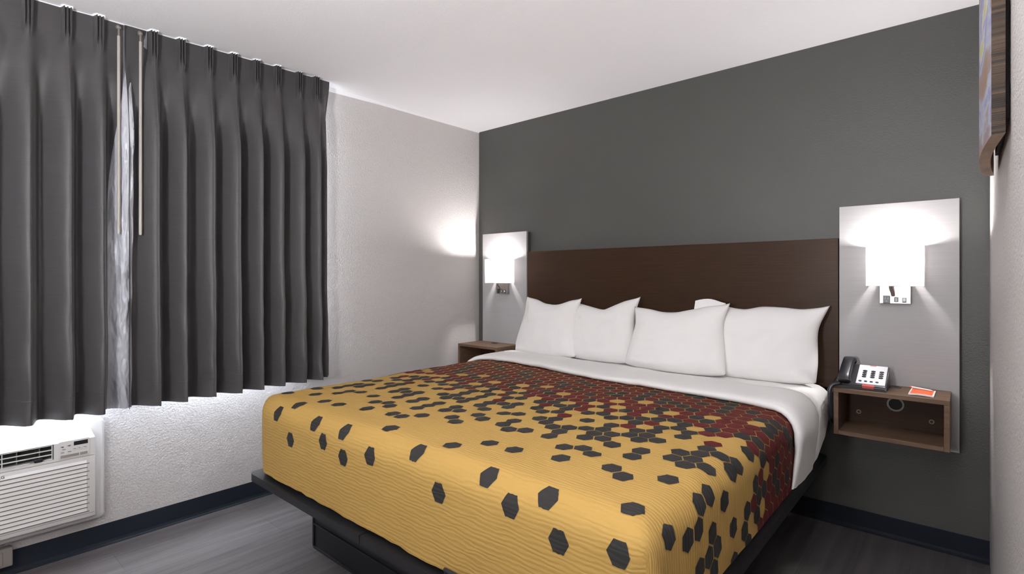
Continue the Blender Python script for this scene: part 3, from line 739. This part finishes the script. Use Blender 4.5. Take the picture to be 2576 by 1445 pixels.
for r in range(4):
    for c in range(3):
        x = -.350 + c * .0315; y = 2.851 + r * .0135
        bm = nb()
        vs0 = [(x + .0085 * math.cos(a), y + .0042 * math.sin(a)) for a in [2 * PI * k / 14 for k in range(14)]]
        lo_ = [bm.verts.new((px, py, slope(py) + .0031)) for px, py in vs0]; hi_ = [bm.verts.new((px, py, slope(py) + .0062)) for px, py in vs0]
        for k in range(14): bm.faces.new((lo_[k], lo_[(k + 1) % 14], hi_[(k + 1) % 14], hi_[k]))
        bm.faces.new(lo_[::-1]); bm.faces.new(hi_)
        obj('key', bm, M['black'], plate)
for c in range(4):
    x = -.361 + c * .021; y = 2.820; bm = nb()
    vs0 = [(x + .006 * math.cos(a), y + .0034 * math.sin(a)) for a in [2 * PI * k / 12 for k in range(12)]]
    lo_ = [bm.verts.new((px, py, slope(py) + .0031)) for px, py in vs0]; hi_ = [bm.verts.new((px, py, slope(py) + .0058)) for px, py in vs0]
    for k in range(12): bm.faces.new((lo_[k], lo_[(k + 1) % 12], hi_[(k + 1) % 12], hi_[k]))
    bm.faces.new(lo_[::-1]); bm.faces.new(hi_)
    obj('memory_key', bm, M['black'], plate)
obj('front_strip', wedge(nb(), -.350, -.306, 2.7915, 2.8045, .0008, .0016, .011), M['red'], ph, label='red strip along the front edge')
obj('plate_label', on_plate(-.336, -.312, 2.930, 2.936, .0032, .0006), M['pink'], plate)
# handset lying in its cradle, arched between two thick ends
hs_path = [(-.418, 2.776, .768), (-.418, 2.792, .790), (-.418, 2.825, .809), (-.418, 2.865, .828), (-.418, 2.905, .844), (-.418, 2.940, .851), (-.418, 2.962, .842)]
bm = nb(); pts = smooth_path(hs_path, 5); n = len(pts); R = []
for i, p in enumerate(pts):
    t = i / (n - 1); e = abs(2 * t - 1)
    w = .0235 + .005 * e ** 3; h = .0125 + .009 * e ** 4
    if i in (0, n - 1): w *= .75; h *= .7
    q = (pts[min(i + 1, n - 1)] - pts[max(i - 1, 0)]).normalized(); up = Vector((1, 0, 0)).cross(q); up = up if up.z > 0 else -up
    L = []
    for k in range(16):
        a = 2 * PI * k / 16; ca, sa = math.cos(a), math.sin(a)
        L.append(bm.verts.new(p + Vector((1, 0, 0)) * w * math.copysign(abs(ca) ** .6, ca) + up * h * math.copysign(abs(sa) ** .75, sa)))
    R.append(L)
for a, b in zip(R, R[1:]):
    for k in range(16): bm.faces.new((a[k], a[(k + 1) % 16], b[(k + 1) % 16], b[k]))
bm.faces.new(R[0]); bm.faces.new(R[-1])
hs = obj('handset', bm, M['black'], ph, smooth='angle')
for y in (2.806, 2.932):
    obj('cradle_pad', wedge(nb(), -.438, -.398, y - .016, y + .016, .004, .016, .015), M['black'], ph, smooth='angle')
cord = smooth_path([(-.432, 2.772, .762), (-.446, 2.766, .757), (-.458, 2.762, .752), (-.467, 2.758, .738), (-.4695, 2.756, .715), (-.4700, 2.756, .680), (-.4695, 2.758, .645), (-.4690, 2.764, .615), (-.4680, 2.775, .590), (-.4670, 2.800, .573), (-.4670, 2.840, .565)], 7)
obj('cord', tube(nb(), cord, .0085, 10), M['black'], ph, smooth='angle')
obj('cord_lead', tube(nb(), smooth_path([(-.440, 2.925, .775), (-.462, 2.905, .770), (-.470, 2.86, .752), (-.468, 2.80, .748), (-.462, 2.772, .753)], 6), .0022, 8), M['black'], ph, smooth='angle')

def card(bm, c, z0, z1, bulge=0.0):
    """quad prism from 4 corners, slightly arched"""
    N = 6; g = []
    for i in range(N + 1):
        s = i / N; a = Vector(c[0]).lerp(Vector(c[1]), s); b = Vector(c[3]).lerp(Vector(c[2]), s); L = []
        for t in (0, .5, 1):
            p = a.lerp(b, t); h = bulge * math.sin(PI * s) * (1 - t)
            L.append((bm.verts.new((p.x, p.y, z0 + h)), bm.verts.new((p.x, p.y, z1 + h))))
        g.append(L)
    for i in range(N):
        for k in range(2):
            bm.faces.new((g[i][k][1], g[i + 1][k][1], g[i + 1][k + 1][1], g[i][k + 1][1])); bm.faces.new((g[i][k][0], g[i][k + 1][0], g[i + 1][k + 1][0], g[i + 1][k][0]))
        for k in (0, 2): bm.faces.new((g[i][k][0], g[i + 1][k][0], g[i + 1][k][1], g[i][k][1]))
    for i in (0, N):
        for k in range(2): bm.faces.new((g[i][k][0], g[i][k + 1][0], g[i][k + 1][1], g[i][k][1]))
    return bm
nz = .7383
c4 = [(-.186, 2.805, 0), (-.100, 2.800, 0), (-.098, 2.945, 0), (-.184, 2.952, 0)]
np_ = empty('notepad', (-.142, 2.875, nz), 'small orange notepad with white edges on the right nightstand', 'notepad')
obj('pages', card(nb(), c4, nz, nz + .006, .003), M['paper'], np_)
c5 = [(-.181, 2.813, 0), (-.106, 2.809, 0), (-.104, 2.939, 0), (-.179, 2.945, 0)]
obj('cover', card(nb(), c5, nz + .0063, nz + .0069, .0026), M['orange'], np_, label='orange cover')
pn = empty('pen', (-.15, 2.93, nz + .0075), 'white pen with an orange end lying on the orange notepad', 'pen')
a, b = Vector((-.181, 2.940, nz + .0125)), Vector((-.108, 2.905, nz + .0118))
obj('barrel', tube(nb(), [a, a.lerp(b, .25), a.lerp(b, .9), b], [.0042, .0042, .0032, .0012], 12), M['paper'], pn, smooth='angle')
c = Vector((-.183, 2.941, nz + .0125)); d = (b - a).normalized()
obj('end_cap', tube(nb(), [a - d * .0005, a - d * .008], [.0043, .0036], 12), M['orange'], pn, smooth='angle')

# ------------------------------------------------------------ air conditioner
AX = XL + .0005
acr = empty('air_conditioner', (XL, 0.24, 0.155), 'white through-wall air conditioner with slatted grille under the curtains', 'air conditioner')
bm = nb()
pts = []
def rrect(y0, y1, z0, z1, r, seg=6):
    out = []
    for cy, cz, a0 in ((y1 - r, z1 - r, 0), (y0 + r, z1 - r, 90), (y0 + r, z0 + r, 180), (y1 - r, z0 + r, 270)):
        for k in range(seg + 1):
            a = math.radians(a0 + 90 * k / seg); out.append((cy + r * math.cos(a), cz + r * math.sin(a)))
    return out
def prism_x(bm, loop, x0, x1, bev=0.0):
    lo_ = [bm.verts.new((x0, y, z)) for y, z in loop]; n = len(loop)
    cy = sum(p[0] for p in loop) / n; cz = sum(p[1] for p in loop) / n
    hi_ = [bm.verts.new((x1 - bev, y, z)) for y, z in loop]
    for k in range(n): bm.faces.new((lo_[k], lo_[(k + 1) % n], hi_[(k + 1) % n], hi_[k]))
    if bev:
        q = [bm.verts.new((x1, cy + (y - cy) * (1 - bev / abs(.3)), cz + (z - cz) * (1 - bev / abs(.2)))) for y, z in loop]
        for k in range(n): bm.faces.new((hi_[k], hi_[(k + 1) % n], q[(k + 1) % n], q[k]))
        bm.faces.new(q)
    else: bm.faces.new(hi_)
    bm.faces.new(lo_[::-1])
    return bm
obj('wall_sleeve', prism_x(bm, rrect(-.13, .585, .150, .606, .022), AX, XL + .052, .006), M['ac'], acr, smooth='angle')
# front cover built as a rim around the air outlet
FX0, FX1 = XL + .0525, XL + .100
fy0, fy1, fz0, fz1 = -.085, .543, .186, .566
oy0, oy1, oz0, oz1 = -.02, .403, .468, .533
cov = nb()
box(cov, FX0, FX1, fy0, fy1, fz0, .456, .004)                    # lower grille half
lowc = obj('front_grille', cov, M['ac'], acr, smooth='angle')
bm = nb()
zs = .4575
box(bm, FX0, FX1, fy0, fy1, zs, oz0); box(bm, FX0, FX1, fy0, oy0, oz0, oz1); box(bm, FX0, FX1, oy1, fy1, oz0, oz1)
# sloping head of the cover
v = [bm.verts.new(p) for p in ((FX0, fy0, oz1), (FX1, fy0, oz1), (FX1 - .014, fy0 + .004, fz1), (FX0, fy0 + .004, fz1), (FX0, fy1, oz1), (FX1, fy1, oz1), (FX1 - .014, fy1 - .012, fz1), (FX0, fy1 - .012, fz1))]
for f in ((0, 1, 2, 3), (4, 7, 6, 5), (1, 5, 6, 2), (2, 6, 7, 3), (0, 4, 5, 1), (0, 3, 7, 4)): bm.faces.new([v[k] for k in f])
cover = obj('front_cover', bm, M['ac'], acr)
obj('outlet_cavity', bx(FX0 + .001, FX0 + .004, oy0 + .001, oy1 - .001, oz0 + .001, oz1 - .001), M['dark'], cover)
bm = nb()
for k in range(4):
    z = oz0 + .003 + k * .0195
    box(bm, FX1 - .012, FX1 - .002, oy0 + .002, (oy1 - .004 if k else oy1 - .075), z - .0014, z + .0014)
for y in (.045, .145, .245): box(bm, FX1 - .008, FX1 - .004, y - .0016, y + .0016, oz0 + .002, oz1 - .002)
box(bm, FX1 - .008, FX1 - .004, oy1 - .007, oy1 - .004, oz0 + .004, oz1 - .004)
box(bm, FX1 - .012, FX1 - .002, oy1 - .030, oy1 - .004, oz0 + .0016, oz0 + .0044)
obj('louvre', bm, M['ac'], cover)
for y in (.10, .20, .29, .36): obj('air_vane', bx(FX0 + .006, FX1 - .016, y - .001, y + .001, oz0 + .004, oz1 - .004), M['acgrey'], cover)
obj('latch_knob', bx(FX1 - .012, FX1 + .003, oy1 - .062, oy1 - .036, oz0 + .001, oz0 + .016, .003, 2), M['black'], cover, label='black latch knob')
# slatted grille: raised slats with dark gaps
bm = nb(); bd = nb()
N = 13
for k in range(N):
    z = .2145 + k * .0176
    # wedge slat
    v = [bm.verts.new(p) for p in ((FX1, -.07, z), (FX1 + .0065, -.07, z + .002), (FX1 + .001, -.07, z + .0135), (FX1, .512, z), (FX1 + .0065, .512, z + .002), (FX1 + .001, .512, z + .0135))]
    for f in ((0, 1, 2), (3, 5, 4), (0, 3, 4, 1), (1, 4, 5, 2), (2, 5, 3, 0)): bm.faces.new([v[q] for q in f])
    box(bd, FX1 + .0001, FX1 + .0012, -.07, .522 - .006 * (k % 2), z - .0040, z - .0003)
obj('grille_slats', bm, M['ac'], lowc)
obj('slat_gaps', bd, M['acgrey'], lowc)
obj('bottom_line', bx(FX1 + .0001, FX1 + .0006, fy0 + .004, fy1 - .002, .2025, .2040), M['acgrey'], lowc)
# control panel
cp = obj('control_panel', prism_x(nb(), rrect(.418, .522, .4645, .5385, .006), FX1 + .0002, FX1 + .0035, .0012), M['ac'], cover, smooth='angle')
px = FX1 + .0038
obj('display', bx(px, px + .0012, .468, .516, .514, .531, .0004, 1), M['black'], cp)
for y0, y1 in ((.424, .486), (.489, .515)): obj('button_bar', bx(px, px + .0014, y0, y1, .4685, .4795, .0005, 1), M['acgrey'], cp)
for y0, y1 in ((.464, .479), (.481, .496), (.498, .514)): obj('button', bx(px, px + .0012, y0, y1, .493, .507, .0006, 1), M['ac'], cp)
bm = nb()
for (y, z, w) in ((.425, .515, .009), (.447, .517, .011), (.430, .503, .011), (.425, .490, .011), (.448, .490, .011), (.428, .5125, .006), (.450, .5145, .006), (.467, .4995, .008), (.484, .4995, .006), (.502, .4995, .008)):
    box(bm, px + .0001, px + .0016, y, y + w, z, z + .0024)
obj('printed_marks', bm, M['acink'], cp)
# maker's letters on the top slat, as on the real cover
def text_mesh(s, size):
    cu = bpy.data.curves.new('t', 'FONT'); cu.body = s; cu.size = size; cu.extrude = .0004; cu.space_character = 1.02; cu.offset = .0004
    ob = bpy.data.objects.new('t', cu); COL.objects.link(ob)
    bpy.context.view_layer.update()
    me = bpy.data.meshes.new_from_object(ob.evaluated_get(bpy.context.evaluated_depsgraph_get()))
    bpy.data.objects.remove(ob); bm = nb(); bm.from_mesh(me); bpy.data.meshes.remove(me); return bm
bm = text_mesh('LG', .0155)
for q in bm.verts:
    x, y, z = q.co; q.co = Vector((FX1 + .0062 + z, .233 + x, .4345 + y))
obj('badge', bm, M['acink'], acr, smooth='keep')

# wall socket box low on the wall at the left
ob_ = empty('wall_socket', (XL, .225, .035), 'grey-beige surface socket box low on the wall under the air conditioner', 'wall socket')
obj('box', bx(XL + .0165, XL + .045, .165, .282, .050, .128, .006, 3), M['outlet'], ob_, smooth='angle')
obj('mounting_plate', bx(XL + .0005, XL + .0164, .170, .277, .099, .124), M['outlet'], ob_)
obj('socket_face', bx(XL + .0451, XL + .047, .195, .252, .062, .116, .002, 1), M['acgrey'], ob_)

# ------------------------------------------------------------ curtains, track, wands
CX = -2.915
def top_z(y): return ceil_z(y) - .006
def curtain(label, y0, y1, pleats, lead_back, seed, wand_y, bow, split=None):
    t = empty('curtain', (CX, (y0 + y1) / 2, .64), label, 'curtain', 'charcoal pleated curtains at the window')
    NZ = 70; step = .0060; ys = []
    n = int((y1 - y0) / step); ys = {round(y0 + (y1 - y0) * k / n, 5) for k in range(n + 1)}
    for q in pleats: ys |= {round(q + .0016 * k, 5) for k in range(-14, 15)}
    ys = sorted(y for y in ys if y0 <= y <= y1)
    pl = sorted(pleats)
    def phase(y):
        if y <= pl[0]: return (y - pl[0]) / (pl[1] - pl[0])
        for k in range(len(pl) - 1):
            if y <= pl[k + 1]: return k + (y - pl[k]) / (pl[k + 1] - pl[k])
        return len(pl) - 1 + (y - pl[-1]) / (pl[-1] - pl[-2])
    def depth(y, z, tz):
        ph = phase(y); f = ph - math.floor(ph)
        # rounded ridge at each pleat, a sharper hollow just behind it
        g = f / .27 * .5 if f < .27 else .5 + (f - .27) / .73 * .5
        wv = .5 + .5 * math.cos(2 * PI * g); wv = wv ** .9
        near = min(abs(y - p) for p in pl)
        inside = min(1.0, max(0.0, (y - y0) / .05)) * min(1.0, max(0.0, (y1 - y) / .05))
        pin = (1 - sstep(.015, .021, near)) * (.026 + .009 * math.cos(near * 2 * PI / .0115))
        drop = tz - z
        low = sstep(.10, .55, drop)
        k = math.floor(ph)
        amp = (.086 + .018 * vnoise(k * 1.7, 0, seed)) * (1 + .16 * sstep(.9, 1.75, drop))
        fl = amp * wv * (.85 + .15 * inside)
        narrow = .030 * math.exp(-(near / (.012 + .10 * sstep(.09, .35, drop))) ** 2)
        d = pin * (1 - sstep(.085, .15, drop)) + narrow * sstep(.09, .13, drop) * (1 - low) + fl * low
        hang = sstep(.75, 1.75, drop)
        d += (.014 if seed == 11 else .010) * vnoise(y * 9 + z * 2.5, z * 3.5 - y * 2, seed + 1) * (.25 + hang) + .0045 * vnoise(y * 26 + z * 8, z * 9, seed + 2) * (.1 + hang)
        return d
    bm = nb(); grid = []
    for y in ys:
        tz = top_z(y); col = []
        for k in range(NZ + 1):
            q = k / NZ; z = tz + (.648 - tz) * q
            ye = y
            if split is not None:                   # the dark face narrows downwards, baring the turned edge
                yc = split + .066 - .066 * sstep(4, 34, k); s0 = split - .04
                if y > split: ye = yc + (y - split) / (y1 - split) * (y1 - yc)
                elif y > s0: ye = s0 + (y - s0) / .04 * (yc - s0)
            x = CX + depth(ye, z, tz)
            yy = ye
            a = lead_back(ye)                        # the leading edge turns back to the window
            x -= a[0] * sstep(.0, .35, tz - z) + a[1] * sstep(.05, 1.5, tz - z)
            yy += bow * math.sin(PI * q) * 0.012
            col.append(Vector((x, yy, z)))
        grid.append(col)
    def sheet(cols, name, m, **kw):
        bm = nb(); V = [[bm.verts.new(p) for p in c] for c in cols]
        for a, b in zip(V, V[1:]):
            for k in range(len(a) - 1): bm.faces.new((a[k], b[k], b[k + 1], a[k + 1]))
        return obj(name, bm, m, t, smooth=True, **kw)
    cut = len(ys) if split is None else sum(1 for y in ys if y <= split)
    if split is None: sheet(grid, 'fabric', M['curtain'])
    else:
        sheet(grid[:cut], 'fabric', M['curtain'])
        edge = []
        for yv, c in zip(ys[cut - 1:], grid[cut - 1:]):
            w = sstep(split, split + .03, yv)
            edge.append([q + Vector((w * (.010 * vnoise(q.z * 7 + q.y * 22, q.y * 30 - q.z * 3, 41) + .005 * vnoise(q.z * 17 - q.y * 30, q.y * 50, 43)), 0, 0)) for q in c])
        sheet(edge, 'turned_edge', M['satin'], label='satin edge turned back to the window, daylight painted in as light grey')
    bm = nb(); off = Vector((-.008, 0, 0)); V = []
    for i in range(2, (len(grid) if split is None else cut) - 2): V.append([bm.verts.new(grid[i][k] + off + Vector((0, 0, .0 if k else -.02))) for k in range(0, NZ - 1, 2)])
    for a, b in zip(V, V[1:]):
        for k in range(len(a) - 1): bm.faces.new((a[k], b[k], b[k + 1], a[k + 1]))
    obj('lining', bm, M['lining'], t, smooth=True, label='white lining on the window side')
    # stitched hem band
    bm = nb(); V = []
    for i in range(0, cut):
        p0 = grid[i][NZ - 4] + Vector((.0008, 0, 0)); V.append([bm.verts.new(p0), bm.verts.new(p0 + Vector((.0006, 0, -.0022)))])
    for a, b in zip(V, V[1:]): bm.faces.new((a[0], b[0], b[1], a[1]))
    obj('hem_stitch', bm, M['core'], t, smooth=True)
    # draw wand hanging from a clip near the top
    tz = top_z(wand_y); wx = CX + .046
    w = obj('draw_wand', tube(nb(), [(wx, wand_y, tz - .075), (wx, wand_y, 1.447), (wx, wand_y, 1.437)], [.0062, .0072, .0060], 12), M['wand'], t, smooth='angle', label='cream plastic draw wand')
    bm = nb(); tube(bm, smooth_path([(wx - .03, wand_y, tz - .022), (wx - .008, wand_y, tz - .026), (wx, wand_y, tz - .040), (wx, wand_y, tz - .074)], 5), .0045, 8)
    bmesh.ops.create_uvsphere(bm, u_segments=12, v_segments=8, radius=.011, matrix=Matrix.Translation((wx - .004, wand_y, tz - .036)))
    obj('wand_clip', bm, M['clip'], w, smooth='angle')
    return t
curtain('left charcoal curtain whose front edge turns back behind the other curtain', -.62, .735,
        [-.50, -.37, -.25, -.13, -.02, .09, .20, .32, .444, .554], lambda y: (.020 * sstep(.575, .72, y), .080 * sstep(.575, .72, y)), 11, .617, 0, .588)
curtain('right charcoal curtain with eight pinch pleats, next to the bare pale wall', .648, 1.672,
        [.759, .875, .999, 1.117, 1.235, 1.349, 1.474, 1.578], lambda y: (-.010 * (1 - sstep(.66, .70, y)) + .085 * sstep(1.632, 1.672, y), 0.0), 23, .699, 0)
bm = nb()
seg = [(-.65), 0.0, .4, .8, 1.2, 1.66]
L = []
for y in seg:
    z = ceil_z(y); L.append([bm.verts.new(p) for p in ((CX - .030, y, z - .014), (CX - .003, y, z - .014), (CX - .003, y, z - .0005), (CX - .030, y, z - .0005))])
for a, b in zip(L, L[1:]):
    for k in range(4): bm.faces.new((a[k], a[(k + 1) % 4], b[(k + 1) % 4], b[k]))
bm.faces.new(L[0]); bm.faces.new(L[-1])
o = obj('curtain_track', bm, M['vinyl']); tag(o, 'white curtain track fixed to the ceiling above the pleated curtains', 'curtain track')

# ------------------------------------------------------------ wooden wall art at the right edge
art = empty('wall_art', (XR, 1.95, 1.57), 'thick painted wood wall art hanging at the right edge', 'wall art')
ay0, ay1, az0, az1 = 1.645, 2.30, 1.570, 2.25
def ax_front(y):
    t = (y - ay0) / (ay1 - ay0); return XR - .034 - .016 * math.sin(PI * min(1, t * 1.0)) 
NA = 18; bm = nb(); G = []
for i in range(NA + 1):
    y = ay0 + (ay1 - ay0) * i / NA; xf = ax_front(y)
    G.append([bm.verts.new(p) for p in ((xf, y, az0), (xf + .024, y, az0), (xf + .024, y, az1), (xf, y, az1))])
for a, b in zip(G, G[1:]):
    for k, mi in ((0, 2), (1, 2), (2, 2), (3, 0)):
        bm.faces.new((a[k], a[(k + 1) % 4], b[(k + 1) % 4], b[k])).material_index = mi
bm.faces.new(G[0]).material_index = 1; bm.faces.new(G[-1]).material_index = 1
obj('wood_board', bm, [M['art'], M['endgrain'], M['barewood']], art)
obj('hanging_cleat', bx(XR - .0095, XR - .0005, 1.72, 2.22, 1.62, 2.20), M['core'], art)

# ------------------------------------------------------------ added fill light, unseen behind the camera, shaped as an uplighter floor lamp
LX, LY, LZ = -0.65, -0.95, 1.15
fl = empty('fill_uplighter', (LX, LY, 0), 'added fill light shaped as an uplighter with a dark bowl, unseen behind the camera', 'fill light')
obj('base', disc(nb(), (LX, LY, 0.0), .15, .02, 'z', 36), M['blackmetal'], fl, smooth='angle')
obj('pole', tube(nb(), [(LX, LY, .0205), (LX, LY, LZ - .205)], .011, 14), M['blackmetal'], fl, smooth='angle')
bm = nb(); R = []
for rr, zz in ((.02, -.204), (.10, -.19), (.165, -.135), (.20, -.06), (.215, .03), (.209, .03), (.194, -.06), (.16, -.13), (.095, -.18), (.02, -.19)):
    R.append([bm.verts.new((LX + rr * math.cos(2 * PI * k / 40), LY + rr * math.sin(2 * PI * k / 40), LZ + zz)) for k in range(40)])
for a, b in zip(R, R[1:]):
    for k in range(40): bm.faces.new((a[k], a[(k + 1) % 40], b[(k + 1) % 40], b[k]))
bm.faces.new(R[0]); bm.faces.new(R[-1])
obj('bowl', bm, M['outlet'], fl, smooth='angle')
bm = nb(); bmesh.ops.create_uvsphere(bm, u_segments=28, v_segments=16, radius=.14)
bmesh.ops.translate(bm, verts=bm.verts[:], vec=(LX, LY, LZ))
obj('globe', bm, emit('fill_globe', (0.985, 0.98, 1.0), FILL_UP), fl, smooth=True)

# added fill light, out of view overhead, shaped as a recessed ceiling fitting
rl = empty('fill_downlight', (-.22, 1.1, ceil_z(1.1)), 'added round fill light overhead right of the bed, out of view', 'ceiling light')
zc = ceil_z(1.1) - .009
obj('trim_ring', ring(nb(), (-.22, 1.1, zc - .008), .088, .115, .0065), M['trim'], rl, smooth='angle')
obj('light_disc', disc(nb(), (-.22, 1.1, zc - .004), .0875, .003, 'z', 32), emit('fill_disc', (0.99, 0.98, 1.0), FILL_DOWN), rl)
